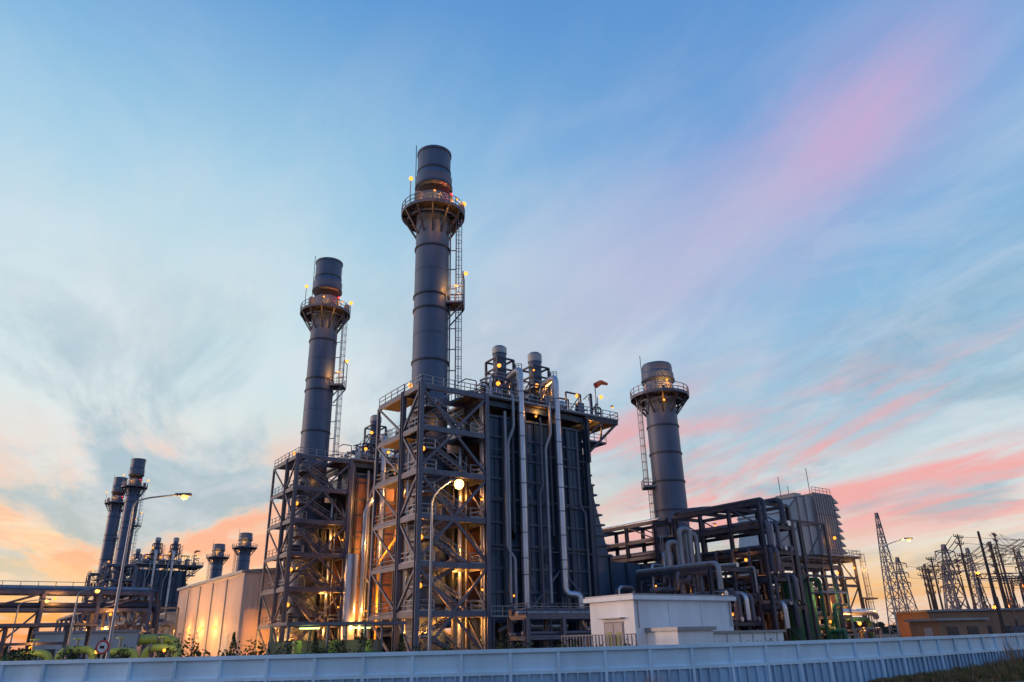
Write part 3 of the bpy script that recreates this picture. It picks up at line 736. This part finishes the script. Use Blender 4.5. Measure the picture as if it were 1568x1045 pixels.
gmat('yard_concrete',(.12,.115,.11),(.18,.17,.16),.4)
gmat('grass_green',(.06,.085,.025),(.13,.14,.05),1.5)
gmat('grass_dry',(.20,.10,.05),(.32,.17,.09),1.5)
gmat('leaf_dark',(.010,.022,.008),(.025,.045,.015),3)
gmat('leaf_light',(.025,.05,.015),(.05,.08,.025),3)
gmat('far_trees',(.015,.02,.015),(.035,.04,.025),.1)
b=MB(); b.add([(-9000,-9000,0),(9000,-9000,0),(9000,9000,0),(-9000,9000,0)],[(0,1,2,3)],'earth'); put('ground',b)
b=MB(); b.box(-60,-30,.004,100,120,.008,'yard_concrete'); put('plant_yard_pavement',b,PM)
b=MB(); b.add([(-80,-4,.004),(80,-4,.004),(80,4,.004),(-80,4,.004)],[(0,1,2,3)],'asphalt')
for k in range(26):
    b.add([(-78+k*6,-.06,.008),(-75+k*6,-.06,.008),(-75+k*6,.06,.008),(-78+k*6,.06,.008)],[(0,1,2,3)],'white_paint')
put('road',b,Matrix.Translation((0,14,0))@Matrix.Rotation(R(4),4,'Z'))

# grass verge
b=MB(); rnd=random.Random(3)
def blade(b,x,y,z,h,m,w=.02):
    a=rnd.uniform(0,6.28); l=rnd.uniform(.05,.5)*h; dx,dy=math.cos(a),math.sin(a); px,py=-dy*w,dx*w
    b.add([(x-px,y-py,z),(x+px,y+py,z),(x+px*.7+dx*l*.4,y+py*.7+dy*l*.4,z+h*.6),(x-px*.7+dx*l*.4,y-py*.7+dy*l*.4,z+h*.6),(x+dx*l,y+dy*l,z+h)],[(0,1,2,3),(3,2,4)],m)
for k in range(38000):
    u=rnd.random(); x=14+u*18; yw=33.6+(x-13.5)*.78
    y=yw-1.0-rnd.random()*(2+9*u)
    cl=.6+.4*math.sin(x*2.1)*math.sin(y*1.7+x)
    h=rnd.uniform(.25,1.0)*(.35+.85*u)*cl
    blade(b,x,y,0,h,rnd.choice(('grass_green','grass_dry','grass_dry','grass_green')),.022)
for cx,cy,n,h in ((-8.6,26.3,70,.95),(4.2,26.0,80,.85),(-19,27.2,40,.9),(23.3,38,40,1.6),(-9.9,26.5,50,.8),(2,26.4,40,.6),(24.2,39,30,1.3)):
    for k in range(n): blade(b,cx+rnd.gauss(0,.4),cy+rnd.gauss(0,.3),0,h*rnd.uniform(.6,1.3),'grass_dry',.012)
put('roadside_grass',b)

# shrubs behind the wall
def shrub(b,x,y,h,w,n,conic=False):
    b.cyl((x,y,0),(x,y,h*.5),.05,'wood_pole',.03,6)
    for k in range(5):
        a=rnd.uniform(0,6.28); b.beam((x,y,h*.2),(x+math.cos(a)*w*.6,y+math.sin(a)*w*.6,h*rnd.uniform(.5,.8)),.03,'wood_pole')
    cl=[(rnd.gauss(0,.35)*w,rnd.gauss(0,.35)*w,rnd.uniform(.25,.95)*h) for _ in range(9)]
    for k in range(n):
        if conic:
            z=rnd.random()**1.3; rr=w*(1-z)*math.sqrt(rnd.random()); a=rnd.uniform(0,6.28); p=Vector((x+rr*math.cos(a),y+rr*math.sin(a),.15*h+z*h*.9))
        else:
            c=rnd.choice(cl); p=Vector((x+c[0]+rnd.gauss(0,.2)*w,y+c[1]+rnd.gauss(0,.2)*w,max(.1,c[2]+rnd.gauss(0,.1)*h)))
        s_=rnd.uniform(.05,.12); d1=Vector((rnd.gauss(0,1),rnd.gauss(0,1),rnd.gauss(0,1))).normalized()*s_; d2=d1.orthogonal().normalized()*s_*.6
        b.add([p-d1,p+d2,p+d1,p-d2],[(0,1,2,3)],rnd.choice(('leaf_dark','leaf_dark','leaf_light')))
b=MB()
x=-34
while x<26:
    y=42+abs(x)*.12+rnd.uniform(-1,1.5)+(max(0,x)*.3)
    big=x<-8
    if big or x<5: h=rnd.uniform(1.7,2.45) if big else rnd.uniform(1.6,2.1)
    else: h=rnd.uniform(1.2,1.62)
    shrub(b,x,y,h,rnd.uniform(.6,1.1),280)
    x+=rnd.uniform(.7,1.6) if big else rnd.uniform(1.0,2.0)
put('hedge_shrubs',b)
for x,y,h in ((-17.5,48,2.7),(-12.2,47,2.5),(-6.9,46,2.4),(-26.5,50,2.6)):
    b=MB(); shrub(b,0,0,h,.65,500,True); put('conifer_shrub',b,Matrix.Translation((x,y,0)))
# distant trees
b=MB()
for k in range(2600):
    a=R(rnd.uniform(-48,48)); d=rnd.uniform(520,700); X=math.sin(a)*d; Y=math.cos(a)*d
    h=5+4*math.sin(a*23)+3*math.sin(a*61+1)+rnd.uniform(0,3); h=max(2,h)
    w=rnd.uniform(2,5); p=Vector((X,Y,rnd.uniform(0,h)))
    d1=Vector((w,0,rnd.uniform(-1,1))); d2=Vector((rnd.uniform(-1,1),0,rnd.uniform(1.2,2.6)))
    b.add([p-d1,p-d1*.4+d2*.8,p+d2,p+d1,p-d2],[(0,1,2,3,4)],'far_trees')
put('distant_trees',b)

# round sign
b=MB()
b.cyl((0,0,0),(0,0,2.6),.04,'galvanised',n=8)
b.cyl((0,-.05,2.35),(0,-.08,2.35),.33,'sign_red',n=28); b.cyl((0,-.082,2.35),(0,-.09,2.35),.24,'sign_white',n=28)
b.beam((-.15,-.095,2.48),(.15,-.095,2.22),.05,'sign_red',.01); b.box(-.12,-.1,2.29,.09,-.092,2.41,'black_hole')
put('round_traffic_sign',b,Matrix.Translation((-20.4,38.5,-.2)))

# ------------------------------------------------------------------ switchyard
def lattice(h,w,name,x,y,arms=True,k_=1.):
    b=MB(); k=int(h/2.4)
    def hw(z): return w*(1-z/h)+.22
    for i in range(k):
        z0=h*i/k; z1=h*(i+1)/k; a,c=hw(z0),hw(z1)
        P=[(-a,-a,z0),(a,-a,z0),(a,a,z0),(-a,a,z0)]; Q=[(-c,-c,z1),(c,-c,z1),(c,c,z1),(-c,c,z1)]
        for j in range(4):
            b.beam(P[j],Q[j],.22*k_,'steel_grey'); b.beam(P[j],Q[(j+1)%4],.11*k_,'steel_grey'); b.beam(P[(j+1)%4],Q[j],.11*k_,'steel_grey'); b.beam(P[j],P[(j+1)%4],.11*k_,'steel_grey')
    if arms:
        for z in (h*.68,h*.8,h*.92):
            L=2.8
            for s_ in(-1,1):
                b.beam((0,0,z+.5),(s_*L,0,z),.15,'steel_dark'); b.beam((0,0,z-.3),(s_*L,0,z),.15,'steel_dark')
                b.cyl((s_*L,0,z),(s_*L,0,z-1.2),.12,'porcelain',n=6)
    put(name,b,Matrix.Translation((x,y,0))@Matrix.Rotation(R(20),4,'Z'))
lattice(31.5,1.7,'lattice_tower',97,200,False,1.)
lattice(21,2.0,'lattice_tower',106,212)
lattice(19,1.8,'lattice_tower',92,163)
lattice(24,1.8,'lattice_tower',132,222)
lattice(17,1.6,'lattice_tower',106,190)
lattice(22,1.8,'lattice_tower',142,215)
def upole(x,y,h,ar=2,w=1.6,rot=20,m='wood_pole'):
    b=MB(); b.cyl((0,0,0),(0,0,h),.24,m,.15,10)
    for k in range(ar):
        z=h-.5-k*1.3; b.beam((-w,0,z),(w,0,z),.17,'steel_dark')
        b.beam((-w*.6,0,z),(0,0,z-.7),.08,'steel_dark'); b.beam((w*.6,0,z),(0,0,z-.7),.08,'steel_dark')
        for s_ in(-w,-w*.5,w*.5,w): b.cyl((s_,0,z),(s_,0,z+.45),.09,'porcelain',n=6)
    put('utility_pole',b,Matrix.Translation((x,y,0))@Matrix.Rotation(R(rot),4,'Z'))
poles=[(61.5,100,14),(88,150,19.5),(74,118,14.5),(100,160,19),(82,140,15),(108,170,22),(97,148,16.5),(112,176,18),(72,134,12),(105,155,15),(120,190,21),(90,170,15),(101,175,17),(76,112,14.5),(95,152,14),(86,158,16),(110,160,20),(80,150,14),(78,146,11.5)]
for i,(x,y,h) in enumerate(poles): upole(x,y,h,(0 if i==0 else 2) if i%3 else (3 if i else 0),1.3+.5*(i%2),20+i*17%60)
b=MB()
def wire(p,q,sag,r=.03):
    p=Vector(p);q=Vector(q);P=[]
    for k in range(9):
        t_=k/8; c=p.lerp(q,t_); c.z-=sag*4*t_*(1-t_); P.append(c)
    for a,c in zip(P[:-1],P[1:]): b.beam(a,c,r*2,'steel_dark')
srt=sorted(poles[1:],key=lambda p:p[0])
for a,c in zip(srt[:-1],srt[1:]):
    for off in (-1.2,0,1.2): wire((a[0]+off,a[1],a[2]-.3),(c[0]+off,c[1],c[2]-.3),1.0)
for a in srt[3::2]: wire((a[0],a[1],a[2]-.5),(190,a[1]+20,a[2]+3),2.2); wire((a[0]+1,a[1],a[2]-1.8),(190,a[1]+20,a[2]+1.4),2.2)
wire((97,200,28),(106,212,19),2); wire((106,212,19),(132,222,22),2); wire((132,222,22),(142,215,20),1.); wire((106,212,16),(132,222,19),2)
put('power_lines',b)
b=MB(); rnd=random.Random(21)
for k in range(7):
    x=82+k*7; y=137+k*8; h=11
    for dx in(0,8):
        b.beam((x+dx-.5,y,0),(x+dx,y,h),.2,'steel_dark'); b.beam((x+dx+.5,y,0),(x+dx,y,h),.2,'steel_dark')
        for j in range(6): b.beam((x+dx-.45+.07*j,y,j*1.8),(x+dx+.45-.07*j,y,j*1.8+1.5),.09,'steel_dark')
    b.beam((x,y,h),(x+8,y,h),.18,'steel_dark'); b.beam((x,y,h-.8),(x+8,y,h-.8),.18,'steel_dark')
    for j in range(8): b.beam((x+j,y,h-.8 if j%2 else h),(x+j+1,y,h if j%2 else h-.8),.1,'steel_dark')
    for j in(2,4,6): b.cyl((x+j,y,h-.9),(x+j,y,h-2.6),.14,'porcelain',n=8)
for k in range(90):
    x=rnd.uniform(62,135); y=x*rnd.uniform(1.5,1.75); h=rnd.uniform(2,5)
    b.beam((x,y,0),(x,y,h),.18,'steel_dark'); b.cyl((x,y,h),(x,y,h+1.8),.16,'porcelain',.1,8)
    if k%3==0: b.box(x-1,y-.6,0,x+1,y+.6,2.2,'steel_grey')
o_=put('substation_equipment',b)
b=MB(); YL=((92,140,9),(66,108,4.5),(100,150,5),(108,180,14),(80,126,3.5))
for p in YL: b.cyl((p[0],p[1],0),p,.08,'steel_grey',n=6); b.sph(p,.38,'lamp_glow',6)
o_=put('yard_lights',b)
for p in YL: light(o_,(p[0],p[1]-.9,p[2]),1100)
def low_building(x,y,L,D,h,wm,rot=36):
    b=MB(); b.box(0,0,0,L,D,h,wm); b.box(-.3,-.3,h,L+.3,D+.3,h+.25,'roof_metal')
    for k in range(int(L/3)):
        b.box(1+k*3,-.06,1.3,2.6+k*3,-.003,2.3,'glass'); b.box(.95+k*3,-.09,1.2,2.65+k*3,-.061,1.3,'concrete')
    b.box(-.06,1,0,-.003,2.1,2.2,'door_grey')
    put('service_building',b,Matrix.Translation((x,y,0))@Matrix.Rotation(R(rot),4,'Z'))
low_building(54,103,18,7,4.2,'brown_wall',8)
low_building(46,86,7,4,2.9,'brown_wall',20)
low_building(75,116,9,5,3.4,'brown_wall',8)
low_building(-62,100,12,7,4.2,'cladding_light',20)

# ------------------------------------------------------------------ world
w=bpy.data.worlds.new("World"); sc.world=w; w.use_nodes=True; nt=w.node_tree
for n in list(nt.nodes): nt.nodes.remove(n)
N=nt.nodes.new; L=nt.links.new
out=N('ShaderNodeOutputWorld'); bg=N('ShaderNodeBackground'); L(bg.outputs[0],out.inputs[0])
tc=N('ShaderNodeTexCoord'); nv_=N('ShaderNodeVectorMath'); nv_.operation='NORMALIZE'; L(tc.outputs['Generated'],nv_.inputs[0])
sp=N('ShaderNodeSeparateXYZ'); L(nv_.outputs[0],sp.inputs[0])
def mth(op,a,b_=None,c=None,clamp=False):
    n=N('ShaderNodeMath'); n.operation=op; n.use_clamp=clamp
    for i,v in enumerate((a,b_,c)):
        if v is None: continue
        if isinstance(v,(int,float)): n.inputs[i].default_value=v
        else: L(v,n.inputs[i])
    return n.outputs[0]
def mrange(v,a,b_,c=0.,d=1.):
    n=N('ShaderNodeMapRange'); n.interpolation_type='SMOOTHSTEP'; L(v,n.inputs[0])
    for i,x in enumerate((a,b_,c,d)): n.inputs[i+1].default_value=x
    return n.outputs[0]
def ramp(v,st):
    n=N('ShaderNodeValToRGB'); cr_=n.color_ramp
    while len(cr_.elements)<len(st): cr_.elements.new(.5)
    for e,(p,c) in zip(cr_.elements,st): e.position=p; e.color=(*lin(c),1)
    L(v,n.inputs[0]); return n.outputs[0]
def mix(f,a,b_):
    n=N('ShaderNodeMix'); n.data_type='RGBA'
    if isinstance(f,(int,float)): n.inputs[0].default_value=f
    else: L(f,n.inputs[0])
    for i,v in ((6,a),(7,b_)):
        if isinstance(v,tuple): n.inputs[i].default_value=(*lin(v),1)
        else: L(v,n.inputs[i])
    return n.outputs[2]
el=mth('MULTIPLY',mth('ARCSINE',sp.outputs[2]),57.2958)
az=mth('MULTIPLY',mth('ARCTAN2',sp.outputs[0],sp.outputs[1]),57.2958)
e1=mth('DIVIDE',el,60,clamp=True)
D=lambda d:d/60
left=ramp(e1,[(D(0),(243,126,48)),(D(2.4),(250,168,86)),(D(5),(254,208,142)),(D(8.5),(244,212,178)),(D(12),(218,218,208)),(D(18),(204,224,228)),(D(27),(186,217,230)),(D(35),(148,197,226)),(D(47),(92,152,212)),(D(60),(76,128,194))])
right=ramp(e1,[(D(0),(234,146,70)),(D(3),(242,186,126)),(D(5.5),(222,202,178)),(D(8.5),(188,198,202)),(D(13),(162,190,208)),(D(18),(142,186,215)),(D(27),(116,172,217)),(D(36),(94,156,216)),(D(47),(86,142,206)),(D(60),(76,128,194))])
base=mix(mrange(az,-26,26),left,right)
zz=mth('ADD',mth('MAXIMUM',sp.outputs[2],0),.12)
px=mth('DIVIDE',sp.outputs[0],zz); py=mth('DIVIDE',sp.outputs[1],zz)
VPA=R(-22); ca,sa=math.cos(VPA),math.sin(VPA)
qx=mth('SUBTRACT',mth('MULTIPLY',px,ca),mth('MULTIPLY',py,sa)); qy=mth('ADD',mth('MULTIPLY',px,sa),mth('MULTIPLY',py,ca))
def noise(sx,sy,off,scale=1.,det=5,rough=.55,dist=.5):
    c=N('ShaderNodeCombineXYZ'); L(mth('MULTIPLY',qx,sx),c.inputs[0]); L(mth('MULTIPLY',qy,sy),c.inputs[1]); c.inputs[2].default_value=off
    n=N('ShaderNodeTexNoise'); L(c.outputs[0],n.inputs['Vector']); n.inputs['Scale'].default_value=scale; n.inputs['Detail'].default_value=det
    n.inputs['Roughness'].default_value=rough; n.inputs['Distortion'].default_value=dist; return n.outputs['Fac']
n1=noise(1.0,.42,3.1); n2=noise(1.6,.75,11.7,det=6,rough=.6); n4=noise(1.9,.6,43.,det=6,rough=.6); n5=noise(4.0,1.8,55.,det=7,rough=.65); n6=noise(3.0,1.6,71.,det=6,rough=.6)
veil=mth('MULTIPLY',mrange(n1,.40,.66),mrange(el,46,14))
c1=mix(mth('MULTIPLY',veil,.6),base,(224,228,228))
gap=mth('MULTIPLY',mrange(n2,.44,.60),mth('MULTIPLY',mrange(el,1,7),mrange(el,32,12)))
c2=mix(mth('MULTIPLY',gap,.68),c1,(122,160,184))
tex=mth('MULTIPLY',mrange(n5,.40,.66),mrange(el,56,8))
c2b=mix(mth('MULTIPLY',tex,.30),c2,(230,226,230))
pinkel=mth('MULTIPLY',mrange(el,4,8),mrange(el,22,12))
pm_=mth('MULTIPLY',mth('MULTIPLY',mrange(n4,.42,.60),pinkel),mrange(n6,.25,.55,.45,1.))
c3=mix(mth('MULTIPLY',mth('MULTIPLY',pm_,mrange(az,-3,10)),.88),c2b,(242,152,150))
peachel=mth('MULTIPLY',mrange(el,2.5,6),mrange(el,17,9))
pe_=mth('MULTIPLY',mth('MULTIPLY',mrange(n2,.58,.42),mrange(n4,.36,.54)),peachel)
c3b=mix(mth('MULTIPLY',mth('MULTIPLY',pe_,mrange(az,-4,-18)),.9),c3,(248,164,126))
def blob(a0,e0,sa_,se_,k):
    da=mth('SUBTRACT',az,a0); de=mth('SUBTRACT',el,e0)
    de=mth('SUBTRACT',de,mth('MULTIPLY',da,k))
    r2=mth('ADD',mth('POWER',mth('ABSOLUTE',mth('DIVIDE',da,sa_)),2),mth('POWER',mth('ABSOLUTE',mth('DIVIDE',de,se_)),2))
    return mth('EXPONENT',mth('MULTIPLY',r2,-1))
bl=mth('MULTIPLY',mth('MULTIPLY',blob(30,34.5,8.5,4.2,.33),mrange(n4,.28,.58)),mrange(n6,.30,.60,.35,1.))
c4=mix(mth('MULTIPLY',bl,.68),c3b,(226,160,198))
bl2=mth('MULTIPLY',blob(18,29,18,9,.3),mrange(n2,.30,.58))
c5=mix(mth('MULTIPLY',bl2,.62),c4,(184,176,214))
back=mrange(sp.outputs[1],.25,-.6)
c6=mix(mth('MULTIPLY',back,.62),c5,(96,138,200))
sk=N('ShaderNodeTexSky'); sk.sky_type='NISHITA'; sk.sun_disc=False; sk.sun_elevation=R(4); sk.sun_rotation=R(-88)
add=N('ShaderNodeMix'); add.data_type='RGBA'; add.blend_type='ADD'; add.inputs[0].default_value=.05
L(c6,add.inputs[6]); L(sk.outputs[0],add.inputs[7]); L(add.outputs[2],bg.inputs[0]); bg.inputs[1].default_value=.96
sl=bpy.data.lights.new('sun','SUN'); sl.energy=1.5; sl.angle=R(10); sl.color=(1,.62,.48)
so=bpy.data.objects.new('sun',sl); sc.collection.objects.link(so)
sd=Vector((math.sin(R(-88))*math.cos(R(4)),math.cos(R(-88))*math.cos(R(4)),math.sin(R(4))))
so.rotation_euler=sd.to_track_quat('Z','Y').to_euler()
